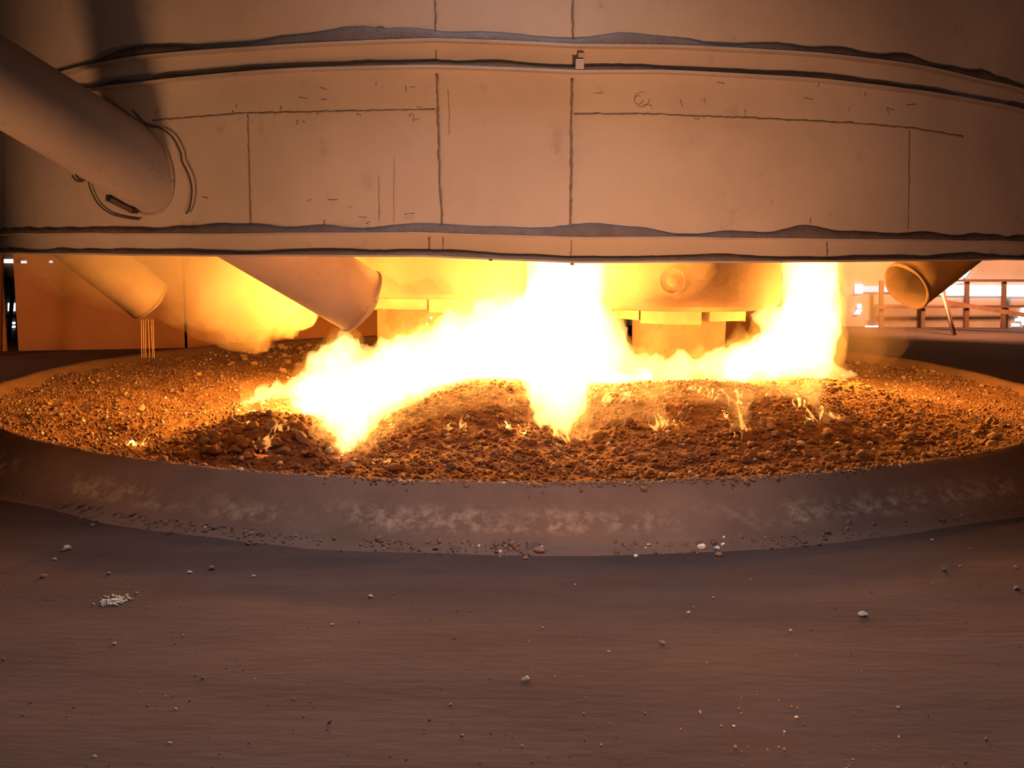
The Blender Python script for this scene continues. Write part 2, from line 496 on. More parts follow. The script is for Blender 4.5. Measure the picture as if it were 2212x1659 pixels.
# individual larger rocks
templates = {}
for mk in ('rock_brown', 'rock_grey', 'rock_tan', 'rock_white', 'stone_pale', 'stone_pink', 'quartz'):
    templates[mk] = []
    for s in range(5):
        me = rock_mesh('rock_' + str(s), 31 * s + hash(mk[-3:]) % 1 + len(mk), sub=3, squash=(1, 0.8 + 0.05 * s, 0.62 + 0.05 * s), cuts=9)
        me.materials.append(M[mk]); templates[mk].append(me)
def rock(name, mk, loc, size, label, cat, group=None, rz=None, sq=(1, 1, 1), tilt=0.3):
    o = bpy.data.objects.new(name, rnd.choice(templates[mk])); C.objects.link(o)
    o.location = loc; o.scale = (size * sq[0], size * sq[1], size * sq[2])
    o.rotation_euler = (rnd.uniform(-tilt, tilt), rnd.uniform(-tilt, tilt), rnd.uniform(0, 6.28) if rz is None else rz)
    return tag(o, label, cat, group)
def bedpoint(px, py):
    z = 0.2
    for _ in range(12):
        p = G(px, py, z); z = 0.5 * z + 0.5 * bedz(p.x, p.y)
    return p
ZN = [  # px0, px1, py0, py1, n, smin, smax, colours, label, group
    (430, 690, 905, 985, 42, 0.028, 0.060, ('rock_brown', 'rock_grey'), 'coarse dark rock in the shaded hollow left of the lowest flame tongue', 'coarse rocks in the front left hollow'),
    (700, 1120, 900, 1015, 42, 0.022, 0.045, ('rock_brown', 'rock_grey', 'rock_brown'), 'reddish brown rock on the front slope below the middle flames', 'rocks on the middle front slope'),
    (1130, 1560, 900, 1020, 44, 0.022, 0.045, ('rock_brown', 'rock_grey', 'rock_brown'), 'dull brown rock on the front slope below the gap between flame columns', 'rocks on the front slope right of middle'),
    (1570, 2180, 905, 1000, 62, 0.022, 0.052, ('rock_brown', 'rock_grey', 'rock_tan'), 'rounded brown rock on the right front slope beside the bank', 'rocks on the right front slope'),
    (490, 730, 742, 800, 34, 0.030, 0.055, ('rock_tan', 'rock_brown', 'rock_tan'), 'orange-lit rock at the far left edge of the bed behind the chute', 'rocks at the far edge of the bed'),
    (1840, 2150, 775, 870, 26, 0.020, 0.036, ('rock_tan', 'rock_brown'), 'small orange-lit rock on the flat right side of the bed', 'rocks on the right side of the bed'),
    (60, 500, 800, 900, 26, 0.018, 0.032, ('rock_tan', 'rock_brown'), 'small orange-lit rock on the flat left side of the bed', 'rocks on the left side of the bed'),
]
for (a, b, c, d, nn, s0, s1, cols, lab, grp) in ZN:
    for i in range(nn):
        p = bedpoint(rnd.uniform(a, b), rnd.uniform(c, d))
        r = math.hypot(p.x - AX, p.y - AY)
        if r > gr(ang(p)) - 0.06:
            t = (gr(ang(p)) - 0.08 - rnd.random() * 0.2) / r
            p.x = AX + (p.x - AX) * t; p.y = AY + (p.y - AY) * t
        s = rnd.uniform(s0, s1)
        mk = rnd.choice(cols); q_ = (s - s0) / (s1 - s0)
        size = 'small' if q_ < 0.33 else ('middling' if q_ < 0.7 else 'big')
        colr_ = {'rock_brown': 'brown', 'rock_grey': 'grey-brown', 'rock_tan': 'tan'}[mk]
        base = lab.replace('reddish brown rock', 'rock').replace('dull brown rock', 'rock').replace('rounded brown rock', 'rock').replace('coarse dark rock', 'rock').replace('small orange-lit rock', 'orange-lit rock')
        rock('rock', mk, (p.x, p.y, bedz(p.x, p.y) + 0.3 * s), s, size + ' ' + colr_ + ' ' + base, 'rock', grp)
SP = [  # unique rocks of the charge
    (858, 1018, 0.062, 'rock_tan', 'broad tan half-round rock lying against the bank below the flames'),
    (757, 1010, 0.042, 'rock_white', 'whitish rock at the bank edge left of the broad tan rock'),
    (1288, 945, 0.058, 'rock_tan', 'large ochre slab of rock under the middle fire tongue'),
    (1385, 992, 0.042, 'rock_tan', 'rounded ochre rock on the front slope right of middle'),
    (536, 988, 0.046, 'rock_tan', 'round olive-tan rock at the bottom of the dark hollow'),
    (445, 958, 0.050, 'rock_grey', 'upright grey rock in the hollow, leftmost of the coarse ones'),
    (1080, 953, 0.022, 'rock_white', 'bright white chip on the slope right of the small middle flame'),
    (967, 942, 0.030, 'rock_white', 'pale lump left of and below the small middle flame'),
    (1282, 1022, 0.030, 'rock_white', 'white jagged lump at the bank edge below the middle tongue'),
    (1325, 972, 0.026, 'rock_white', 'small white lump on the slope below the ochre slab'),
    (1715, 975, 0.022, 'rock_white', 'small white rock on the right front slope beside the bank'),
    (1720, 922, 0.022, 'rock_white', 'white rock just left of the right curling flame foot'),
    (1750, 920, 0.045, 'rock_grey', 'rounded grey-brown boulder right below the curling flame foot'),
    (1615, 950, 0.062, 'rock_brown', 'largest dark brown boulder at the foot of the thin right flame tongue'),
    (1968, 950, 0.052, 'rock_grey', 'angular grey rock standing on the right slope near the bank'),
    (2150, 948, 0.060, 'rock_tan', 'flat-topped brown rock at the right end of the slope'),
    (2140, 912, 0.050, 'rock_grey', 'pinkish grey rock pair behind the right end of the bank'),
    (1868, 990, 0.060, 'rock_grey', 'wide grey rock on the bank edge, right of middle'),
    (607, 750, 0.050, 'rock_tan', 'pale rock at the back edge behind the chute tip, left of the flames'),
    (550, 765, 0.055, 'rock_tan', 'kite-shaped pale rock at the back left of the bed'),
    (505, 740, 0.050, 'rock_tan', 'first of the pale rocks perched on the far crest'),
    (530, 742, 0.040, 'rock_tan', 'long pale rock perched on the far crest'),
    (612, 805, 0.055, 'rock_tan', 'large orange-glowing rock left of the white fire'),
    (600, 860, 0.055, 'rock_tan', 'rock lit amber at the left end of the flame line'),
    (560, 885, 0.060, 'rock_brown', 'pointed brown rock under the left flame line'),
    (575, 905, 0.048, 'rock_grey', 'round dark rock between the left wisps of flame'),
]
for px, py, s, mk, lab in SP:
    p = bedpoint(px, py)
    z = bedz(p.x, p.y)
    if math.hypot(p.x - AX, p.y - AY) > gr(ang(p)) - 0.12:
        if py > 900 or py < 760:
            z = 0.255 if py < 1000 else 0.24
            p = G(px, py, z)
    rock('rock', mk, (p.x, p.y, z + 0.25 * s), s, lab, 'rock', 'notable rocks of the charge')

# pebbles along the foot and crest of the bank
items = []
for i in range(3200):
    phi = rnd.gauss(0.05, 0.42)
    if abs(phi) > 1.2: continue
    foot = rnd.random() < 0.45
    if foot and noise.noise(Vector((phi * 9, 0, 7))) < rnd.uniform(-0.35, 0.25): continue
    dr = 0.36 + abs(rnd.gauss(0, 0.06)) if foot else rnd.gauss(-0.01, 0.04)
    s = rnd.lognormvariate(-4.9, 0.45)
    z = float(np.interp(dr, [a for a, _ in prof], [b for _, b in prof]))
    p = pol(phi, gr(phi) + dr, max(z, 0.004) + s * 0.25)
    items.append((p.x, p.y, p.z, s, rnd.choices([0, 1, 2, 3], [56, 38, 5, 1])[0]))
for i in range(500):
    px, py = rnd.uniform(-40, 2250), rnd.uniform(1150, 1700)
    p = G(px, py); s = rnd.lognormvariate(-5.75, 0.35)
    items.append((p.x, p.y, 0.002, s, rnd.choices([0, 1, 2, 3], [40, 30, 25, 5])[0]))
grit = scatter('bank_grit', items, RM, 300)
tag(grit, 'fine dark grit and crumbs strewn along the bank and the floor', 'grit', kind='stuff')

# stones lying on the dark floor
FS = [
    (1515, 1184, 18, 'quartz', 'brilliant white crescent stone at the bank foot, left of the white cluster'),
    (1548, 1187, 13, 'quartz', 'white stone in the middle of the cluster at the bank foot'),
    (1562, 1163, 12, 'quartz', 'white stone topmost in the cluster at the bank foot'),
    (1561, 1178, 10, 'quartz', 'white stone just below the topmost of the cluster'),
    (1552, 1201, 16, 'rock_tan', 'beige stone lowest in the cluster at the bank foot'),
    (1373, 1203, 12, 'quartz', 'single bright white stone on the floor right of centre'),
    (1401, 1178, 9, 'rock_white', 'small whitish stone above the single bright one'),
    (1165, 1192, 22, 'stone_pink', 'round reddish stone at the bank foot near centre'),
    (1136, 1207, 12, 'stone_pink', 'small reddish stone beside the round reddish one'),
    (942, 1187, 14, 'rock_grey', 'grey stone at the bank foot left of centre'),
    (1833, 1132, 18, 'rock_grey', 'dull grey stone at the right end of the gritty line'),
    (1864, 1331, 21, 'stone_pale', 'large pale yellow oval stone on the dark floor at right'),
    (1135, 1470, 18, 'stone_pale', 'pale yellow long stone on the floor in the lower middle'),
    (2196, 1274, 14, 'rock_tan', 'tan stone near the right edge of the floor'),
    (2040, 1233, 14, 'rock_grey', 'faint grey stone left of the tan one at the right'),
    (1430, 1390, 14, 'rock_grey', 'flat grey-mauve stone on the floor right of centre'),
    (1487, 1324, 8, 'rock_white', 'tiny white stone above the grey-mauve one'),
    (1707, 1363, 8, 'rock_white', 'tiny white stone left of the large pale oval one'),
    (1720, 1550, 9, 'stone_pale', 'small cream stone low on the floor at right'),
    (1585, 1569, 7, 'rock_white', 'tiny white stone left of the small cream one'),
    (1940, 1529, 9, 'rock_white', 'small white stone low on the floor, rightmost'),
    (1315, 1408, 6, 'rock_white', 'speck-sized pale stone left of the grey-mauve one'),
    (1541, 1292, 7, 'rock_tan', 'small tan stone on the floor below the white cluster'),
    (2013, 1168, 8, 'rock_white', 'small white stone close under the right bank'),
    (2074, 1224, 6, 'rock_white', 'speck-sized white stone right of the faint grey one'),
    (2194, 1226, 8, 'rock_white', 'small white stone at the right edge above the tan one'),
    (801, 1290, 12, 'rock_white', 'small white stone on the floor left of centre'),
    (547, 1247, 10, 'rock_white', 'small white stone right of the reddish and yellow chips'),
    (410, 1238, 11, 'stone_pale', 'yellow chip on the floor right of the white crumbled patch'),
    (458, 1230, 15, 'stone_pink', 'reddish flat stone right of the yellow chip'),
    (146, 1187, 18, 'stone_pale', 'yellowish lump near the left bank foot'),
    (137, 1190, 12, 'stone_pink', 'red-brown stone touching the yellowish lump'),
    (118, 1209, 9, 'rock_white', 'whitish stone below the yellowish lump'),
    (95, 1248, 16, 'stone_pink', 'reddish stone on the left floor below the lump'),
    (236, 1241, 12, 'rock_tan', 'beige stone above the white crumbled patch'),
    (201, 1137, 12, 'rock_grey', 'grey stone close under the step of the left bank'),
    (247, 1392, 9, 'stone_pale', 'small cream chip below the white crumbled patch'),
    (395, 1373, 6, 'rock_white', 'speck-sized white chip on the left floor'),
    (425, 1459, 6, 'rock_tan', 'speck-sized tan chip on the left floor'),
    (718, 1350, 8, 'rock_white', 'tiny white stone below the small white one left of centre'),
    (798, 1410, 7, 'stone_pink', 'tiny pink chip on the floor left of centre'),
    (205, 1635, 9, 'stone_pale', 'cream chip at the lower left of the floor'),
    (367, 1607, 10, 'stone_pale', 'cream chip right of the lowest left one'),
    (380, 1533, 8, 'rock_white', 'tiny whitish stone on the lower left floor'),
    (375, 1503, 6, 'rock_tan', 'speck-sized tan stone above the tiny whitish one'),
    (712, 1561, 11, 'rock_grey', 'grey-mauve oval stone on the lower floor left of centre'),
    (973, 1523, 7, 'rock_white', 'tiny white stone left and below the pale yellow long stone'),
    (1128, 1612, 7, 'rock_white', 'tiny white stone near the bottom centre'),
    (7, 1426, 8, 'rock_grey', 'grey chip at the left edge of the floor'),
    (490, 1444, 6, 'stone_pink', 'speck-sized pink stone on the lower left floor'),
    (66, 1518, 7, 'rock_grey', 'grey speck near the left edge of the floor'),
    (535, 1177, 12, 'rock_grey', 'dark grey stone near the bank foot left of centre'),
    (1172, 1357, 6, 'rock_tan', 'speck-sized tan stone above the pale yellow long one'),
]
for px, py, w, mk, lab in FS:
    p = G(px, py, 0.0)
    dr = math.hypot(p.x - AX, p.y - AY) - gr(ang(p))
    z = 0.0
    if dr < 0.45:
        p = bank_point(px, py); z = max(p.z, 0)
    s = w * p.y / F / 2 * 1.15
    rock('floor_stone', mk, (p.x, p.y, z + s * 0.45), s, lab, 'stone', 'stones lying on the floor', rz=rnd.uniform(-0.5, 0.5), sq=(1, 0.8, 0.8), tilt=0.15)
# crumbled white patch
t = empty('crumbled_lump', G(250, 1298), 'crumbled white lump spread on the dark floor at left', 'crumbled lump')
its = []
for i in range(150):
    a, b = rnd.gauss(0, 16), rnd.gauss(0, 4.2)
    p = G(250 + a, 1298 + b - a * 0.16)
    s = rnd.uniform(0.003, 0.0085)
    its.append((p.x, p.y, 0.003, s, 0))
o = scatter('white_crumbs', its, [M['stone_pale']], 700)
o.parent = t; o.matrix_parent_inverse = Matrix.Translation(t.location).inverted(); tag(o, kind='stuff')
m = rock('white_core', 'rock_white', (0, 0, 0.006), 0.02, None, None); m.parent = t; m.scale = (0.028, 0.016, 0.010)

# ------------------------------------------------------------------ hood
hood = empty('furnace_hood', (AX, AY, 1.4), 'huge round tan steel hood hanging over the fire, with flanged ring beams', 'furnace hood')
def line(lst):
    a = sorted((ang(H(px, py)), H(px, py).z) for px, py in lst)
    return [x for x, _ in a], [z for _, z in a]
Lbot = line([(60, 549), (460, 554), (930, 555), (960, 557), (1235, 568), (1500, 568), (1800, 566), (2150, 562)])
Llow = line([(60, 508), (500, 509), (930, 506), (955, 508), (1237, 516), (1500, 517), (1800, 520), (2150, 524)])
Lm = line([(194, 201), (313, 186), (560, 162), (700, 155), (941, 150), (1235, 161), (1400, 161), (1767, 179), (1950, 201), (2097, 223)])
Lt = line([(135, 167), (313, 129), (560, 111), (700, 102), (941, 93), (1235, 105), (1400, 107), (1767, 124), (1950, 146), (2097, 177)])
def zf(Lx, phi): return float(np.interp(phi, Lx[0], Lx[1]))
PH = [(-PI + 2 * PI * k / 360) for k in range(361)]
def ribbon(name, fn, mt, parent, phis=PH, closed=True):
    """fn(phi)-> list of (r,z) closed section, swept round the axis"""
    V, Fc = [], []
    for ph in phis:
        for r, z in fn(ph): V.append(pol(ph, r, z))
    q = len(fn(phis[0]))
    for k in range(len(phis) - 1):
        for i in range(q if closed else q - 1):
            j = (i + 1) % q
            Fc.append((k * q + i, (k + 1) * q + i, (k + 1) * q + j, k * q + j))
    if closed and abs(phis[-1] - phis[0]) < 6.28:
        Fc.append(tuple(range(q))[::-1]); Fc.append(tuple((len(phis) - 1) * q + i for i in range(q)))
    o = link(name, mesh(name, V, Fc), mt, parent)
    bm = bmesh.new(); bm.from_mesh(o.data); bmesh.ops.remove_doubles(bm, verts=bm.verts, dist=1e-5)
    bmesh.ops.recalc_face_normals(bm, faces=bm.faces); bm.to_mesh(o.data); bm.free()
    return shade(o, 35)
def wv(ph, z):
    return 0.006 * noise.noise(Vector((ph * 6, z * 1.5, 0)))
def shell(ph):
    zb = zf(Lbot, ph) + 0.004
    zs = [zb, zb + 0.08, 1.75, 1.95, 2.15, 2.35, 2.6, 2.8, 3.1, 3.6]
    return [(R + wv(ph, z), z) for z in zs] + [(R - 0.03, 3.6), (R - 0.03, zb)]
ribbon('shell', shell, M['hood'], hood)
def flange(Lx, out, th, dz=0.0):
    def f(ph):
        z = zf(Lx, ph) + dz + 0.003 * noise.noise(Vector((ph * 9, dz, 4)))
        return [(R - 0.01, z + th), (R + out, z + th), (R + out, z), (R - 0.01, z)]
    return f
ribbon('lower_ring_flange', flange(Lbot, 0.055, 0.011), M['ring'], hood)
ribbon('lower_ring_flange', flange(Llow, 0.055, 0.011), M['ring'], hood)
ribbon('upper_ring_flange', flange(Lm, 0.06, 0.014), M['ring'], hood)
ribbon('upper_ring_flange', flange(Lt, 0.06, 0.014), M['ring'], hood)
def dustfn(Lx, hs, seed, base=0.012):
    def f(ph):
        z = zf(Lx, ph) + base
        v = noise.noise(Vector((ph * 7, seed, 0))) + 0.45 * noise.noise(Vector((ph * 19, seed, 2)))
        h = hs * max(0.12, min(1.25, 0.62 + 0.85 * v))
        h += 0.003 * noise.noise(Vector((ph * 120, seed, 2)))
        return [(R + 0.050, z), (R + 0.047, z + 0.30 * h), (R + 0.032, z + 0.78 * h), (R + 0.012, z + h), (R - 0.005, z + h), (R - 0.005, z)]
    return f
PV = [x * 0.004 - 1.5 for x in range(751)]
for nm, Lx, hs, sd, lab in [('ledge_dust', Llow, 0.060, 1.0, 'dark dust heaped along the upper flange of the lower hood ring'),
                            ('ledge_dust', Lbot, 0.036, 2.0, 'thin dark dust lying inside the lower hood ring channel'),
                            ('ledge_dust', Lt, 0.068, 3.3, 'thick wavy dust ridge along the top flange of the upper hood ring'),
                            ('ledge_dust', Lm, 0.044, 4.0, 'wavy dust along the lower flange of the upper hood ring')]:
    o = ribbon(nm, dustfn(Lx, hs, sd), M['dust'], None, PV)
    tag(o, lab, 'dust', 'dust on the hood ledges', kind='stuff')
# weld seams
def seam(pts, rad=0.006, name='weld_seam', jit=0.0025, mt=None):
    out = []
    for i in range(len(pts) - 1):
        (x0, y0), (x1, y1) = pts[i], pts[i + 1]
        k = max(2, int(math.hypot(x1 - x0, y1 - y0) / 9))
        for j in range(k):
            t = j / k
            x, y = x0 + (x1 - x0) * t, y0 + (y1 - y0) * t
            p = H(x, y, 0.003 + wv(ang(H(x, y)), 2))
            out.append(p + Vector((rnd.uniform(-jit, jit), 0, rnd.uniform(-jit, jit))))
    out.append(H(*pts[-1], 0.003))
    rad *= 0.75
    return tube(name, out, [rad * rnd.uniform(0.6, 1.2) for _ in out], mt or M['weld'], hood, 6)
seam([(941, 0), (942, 88)], 0.007); seam([(944, 160), (948, 300), (951, 400), (956, 490)], 0.009)
seam([(1237, 0), (1238, 98)], 0.009); seam([(1236, 170), (1234, 330), (1233, 498)], 0.011)
seam([(942, 108), (943, 146)], 0.004); seam([(1237, 118), (1237, 156)], 0.004)
seam([(330, 260), (530, 245), (760, 240), (940, 236)], 0.0055)
seam([(1240, 246), (1400, 246), (1640, 256), (1840, 266), (1970, 277), (2080, 295)], 0.006)
seam([(535, 248), (538, 370), (541, 488)], 0.004)
seam([(1965, 282), (1964, 400), (1962, 495)], 0.004)
seam([(968, 195), (971, 290)], 0.0022); seam([(818, 380), (820, 480)], 0.0016); seam([(851, 340), (851, 480)], 0.0014)
seam([(928, 512), (928, 550)], 0.006); seam([(957, 512), (957, 552)], 0.004)
seam([(1234, 520), (1234, 560)], 0.003); seam([(1787, 524), (1787, 560)], 0.005)
seam([(9, 300), (8, 480)], 0.003)
for (cx, cy, rr) in [(1386, 215, 16), (1380, 216, 9)]:
    seam([(cx + rr * math.cos(a * 0.4), cy + rr * math.sin(a * 0.4)) for a in range(14)], 0.0022, 'burn_ring')
# short weld scars / drips
for i in range(46):
    x = rnd.choice([rnd.uniform(430, 930), rnd.uniform(1260, 2000), rnd.uniform(420, 900)])
    y0 = rnd.choice([rnd.uniform(175, 240), rnd.uniform(225, 262), rnd.uniform(420, 486)])
    if rnd.random() < 0.5: pts = [(x, y0), (x + rnd.uniform(-4, 4), y0 + rnd.uniform(4, 18))]
    else: pts = [(x, y0), (x + rnd.uniform(6, 22), y0 + rnd.uniform(-5, 5))]
    seam(pts, rnd.uniform(0.0015, 0.0035), 'weld_scar', 0.002)
# soot lump above the upper ring and small bracket between its flanges
p = H(822, 68, 0.01)
m = rock('soot_lump', 'rock_grey', p, 0.03, None, None); m.data = m.data.copy(); m.data.materials[0] = M['dust']
m.scale = (0.030, 0.012, 0.036); m.rotation_euler = (0, -0.5, 0)
m.parent = hood; m.matrix_parent_inverse = Matrix.Translation(hood.location).inverted()
p = H(1252, 140, 0.03); boxes('lifting_bracket', [(p, 0.045, 0.05, 0.052), (H(1256, 121, 0.02), 0.035, 0.03, 0.03)], M['ring'], hood, 0.004)
m = boxes('bolt_pad', [(H(1060, 561, 0.045), 0.02, 0.03, 0.012), (H(1236, 570, 0.045), 0.02, 0.02, 0.014)], M['dust'], hood, 0.003)

# ------------------------------------------------------------------ charging chutes
CR = 0.226
def chute(a, b, label, ro=CR, cm=None):
    cm = cm or M['chute']
    t = empty('charging_chute', b, label, 'chute', 'charging chutes reaching under the hood')
    tb = pipe('tube', a, b, ro, ro - 0.018, cm, t, wob=0.012)
    a, b = Vector(a), Vector(b); ax = (b - a).normalized()
    u = ax.cross(Vector((0, 0, 1))).normalized(); w = ax.cross(u)
    # rim lip at the mouth
    pts = [b - ax * 0.01 + (u * math.cos(2 * PI * k / 48) + w * math.sin(2 * PI * k / 48)) * (ro - 0.004) for k in range(49)]
    tube('mouth_lip', pts, 0.011, cm, tb, 6)
    return t, a, b, ax, u, w
A1, B1 = P(-170, 75, 5.42), P(782, 652, 6.72)
t1, a, b, ax, u, w = chute(A1, B1, 'large tan chute running down through the front of the hood into the fire')
# collar weld where it pierces the hood
col = []
for k in range(73):
    th = 2 * PI * k / 72
    o_ = (u * math.cos(th) + w * math.sin(th)) * (CR + 0.006)
    lo, hi = 0.0, (b - a).length
    for _ in range(40):
        md = (lo + hi) / 2; q_ = a + ax * md + o_
        if math.hypot(q_.x - AX, q_.y - AY) > R + 0.004: lo = md
        else: hi = md
    col.append(a + ax * lo + o_)
tube('collar_weld', col, 0.009, M['chute'], t1, 6)
beam('clamp_plate', H(236, 428, 0.05), H(292, 456, 0.05), 0.05, 0.03, M['cable'], t1)
boxes('clamp_bolt', [(H(236, 428, 0.07), 0.03, 0.03, 0.04)], M['blackmetal'], t1, 0.004)
def bez(pts, n=10):
    out = []
    for i in range(len(pts) - 1):
        p0 = pts[max(i - 1, 0)]; p1 = pts[i]; p2 = pts[i + 1]; p3 = pts[min(i + 2, len(pts) - 1)]
        for k in range(n):
            t = k / n
            out.append(tuple(0.5 * ((2 * p1[d]) + (-p0[d] + p2[d]) * t + (2 * p0[d] - 5 * p1[d] + 4 * p2[d] - p3[d]) * t * t + (-p0[d] + 3 * p1[d] - 3 * p2[d] + p3[d]) * t ** 3) for d in (0, 1)))
    out.append(pts[-1]); return out
c1 = bez([(290, 242), (318, 270), (345, 277), (372, 296), (390, 330), (393, 348), (408, 380), (414, 410), (410, 445), (402, 462)])
o = tube('cable', [H(x, y, 0.02) for x, y in c1], 0.006, M['cable'], None, 6); tag(o, 'thin dark cable curling round the right side of the chute collar', 'cable', 'cables on the hood')
c2 = bez([(190, 388), (196, 410), (212, 440), (240, 462), (280, 472), (300, 474)])
o = tube('cable', [H(x, y, 0.02) for x, y in c2], 0.005, M['cable'], None, 6); tag(o, 'thin dark cable hanging in an arc below the chute', 'cable', 'cables on the hood')
hk = tube('hook', [H(x, y, 0.02) for x, y in bez([(156, 380), (165, 390), (176, 392), (186, 384), (178, 374), (168, 376), (170, 388)])], 0.006, M['cable'], None, 6)
tag(hk, 'small wire hook loop on the hood just under the chute', 'hook')
bx_ = boxes('cable_clip', [(H(188, 384, 0.03), 0.028, 0.03, 0.03)], M['blackmetal'], None, 0.003); tag(bx_, 'small black cable clip at the top of the hanging cable', 'clip')

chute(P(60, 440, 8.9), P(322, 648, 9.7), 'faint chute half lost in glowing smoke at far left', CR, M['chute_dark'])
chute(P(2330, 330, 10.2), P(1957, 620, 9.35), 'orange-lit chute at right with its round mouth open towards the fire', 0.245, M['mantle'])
# pipe stub behind the front chute
t = empty('pipe_stub', P(620, 640, 10.8), 'short glowing pipe end peeping out below the front chute', 'pipe')
pipe('stub', P(740, 590, 15.9), P(613, 648, 10.8), 0.115, 0.09, M['chute'], t)

# ------------------------------------------------------------------ electrodes
def electrode(cx, cy, zb, label, phase, port=None, s=1.0, loz=0.2):
    t = empty('electrode', (cx, cy, loz), label, 'electrode', 'electrodes hanging into the charge')
    Rm, Rc, Re = 0.93 * s, 0.62 * s, 0.44 * s
    o = lathe('mantle', [(Rm - 0.06, 3.0), (Rm, 3.0), (Rm, zb + 0.10), (Rm - 0.012, zb + 0.045), (Rm - 0.045, zb + 0.012), (Rm - 0.10, zb), (Re, zb), (Re, zb + 0.1), (Rm - 0.12, zb + 0.1)], (cx, cy), M['mantle'], t, 96)
    mantle = o; shade(o, 30)
    o = lathe('carbon_column', [(0.0, loz), (Re * 0.9, loz), (Re, loz + 0.12), (Re * 0.99, loz + 0.3), (Re, zb + 0.05), (0, zb + 0.05)], (cx, cy), M['carbon'], t, 96)
    for v in o.data.vertices:
        a = math.atan2(v.co.x - cx, v.co.y - cy); d = 0.015 * noise.noise(Vector((a * 4, v.co.z * 9, phase)))
        v.co.x += d * math.sin(a); v.co.y += d * math.cos(a)
    shade(o, 50)
    npad = 6
    for k in range(npad):
        a0 = phase + 2 * PI * k / npad; hgt = 0.125 if k % 2 else 0.10
        lathe('contact_clamp', [(Re + 0.03, zb - hgt), (Rc, zb - hgt), (Rc, zb + 0.01), (Re + 0.03, zb + 0.01)], (cx, cy), M['clamp'], t, 12,
              a0, a0 + 2 * PI / npad - (0.13 if k % 2 else 0.03), closed_prof=True)
    # inspection flange on the mantle
    for a0 in ([port] if port is not None else []):
        c = Vector((cx + Rm * math.sin(a0), cy - Rm * math.cos(a0), zb + 0.27))
        nrm = Vector((math.sin(a0), -math.cos(a0), 0)); uu = Vector((0, 0, 1)).cross(nrm); vv = Vector((0, 0, 1))
        fl_ = pipe('port_flange', c - nrm * 0.02, c + nrm * 0.014, 0.118, 0.10, M['mantle'], mantle, 40, 2)
        tube('port_plug', [c - nrm * 0.02, c + nrm * 0.012, c + nrm * 0.02], [0.045, 0.045, 0.03], M['mantle'], mantle, 24)
    return t
electrode(-0.83, 9.4, 1.10, 'glowing orange electrode column at left, half behind the front chute and fire', 1.2)
electrode(1.59, 9.5, 1.0, 'orange electrode column at right with round port, between the two flame columns', 0.29, -0.235)

# ------------------------------------------------------------------ screen, hall walls, daylight
sp0, sp1 = G(40, 758), G(1345, 735, 0)
scr = empty('heat_shield_screen', ((sp0 + sp1) / 2), 'plain steel heat shield standing behind the fire, lit deep orange', 'heat shield')
def quad_box(name, a, b, z0, z1, th, mt, parent=None):
    a, b = Vector((a.x, a.y, 0)), Vector((b.x, b.y, 0)); d = (b - a).normalized(); nn = Vector((-d.y, d.x, 0)) * th
    V = [a + Vector((0, 0, z0)), b + Vector((0, 0, z0)), b + Vector((0, 0, z1)), a + Vector((0, 0, z1))]
    V += [v + nn for v in V]
    return link(name, mesh(name, V, [(0, 1, 2, 3), (7, 6, 5, 4), (0, 4, 5, 1), (1, 5, 6, 2), (2, 6, 7, 3), (3, 7, 4, 0)]), mt, parent)
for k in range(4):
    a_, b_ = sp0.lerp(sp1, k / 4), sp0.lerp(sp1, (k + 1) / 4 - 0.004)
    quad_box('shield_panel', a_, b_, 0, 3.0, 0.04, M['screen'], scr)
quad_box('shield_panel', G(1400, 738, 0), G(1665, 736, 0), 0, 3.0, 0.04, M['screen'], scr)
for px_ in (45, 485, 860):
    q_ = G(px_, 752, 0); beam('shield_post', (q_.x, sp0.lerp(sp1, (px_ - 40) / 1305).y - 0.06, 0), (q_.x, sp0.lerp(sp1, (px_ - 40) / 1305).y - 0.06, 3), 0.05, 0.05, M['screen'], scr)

YB = 21.0
def wallrect(name, px0, py0, px1, py1, Y, th, mt, parent=None):
    a_, b_ = P(px0, py0, Y), P(px1, py1, Y)
    return boxes(name, [((a_ + b_) / 2, abs(b_.x - a_.x), th, abs(b_.z - a_.z))], mt, parent)
o = boxes('wall_back', [((0, YB + 0.2, 6), 60, 0.2, 12.4)], M['wall']); tag(o, kind='structure')
o = boxes('wall_left', [((-16, 11, 6), 0.2, 22, 12.4)], M['darkwall']); tag(o, kind='structure')
o = boxes('wall_right', [((18, 11, 6), 0.2, 22, 12.4)], M['darkwall']); tag(o, kind='structure')
o = boxes('ceiling', [((0, 11, 8.2), 60, 22, 0.2)], M['darkwall']); tag(o, kind='structure')
# corrugated lower cladding on the back wall
a_, b_ = P(1890, 657, YB), P(2330, 712, YB)
V, Fc = [], []
nn = 900
for k in range(nn + 1):
    x = a_.x + (b_.x + 4 - a_.x) * k / nn; y = YB - 0.02 + 0.02 * math.cos(k * PI / 2)
    V += [(x, y, 0), (x, y, a_.z)]
for k in range(nn): Fc.append((2 * k, 2 * k + 2, 2 * k + 3, 2 * k + 1))
o = link('trim_1', mesh('trim_1', V, Fc), M['wall']); tag(o, kind='structure')
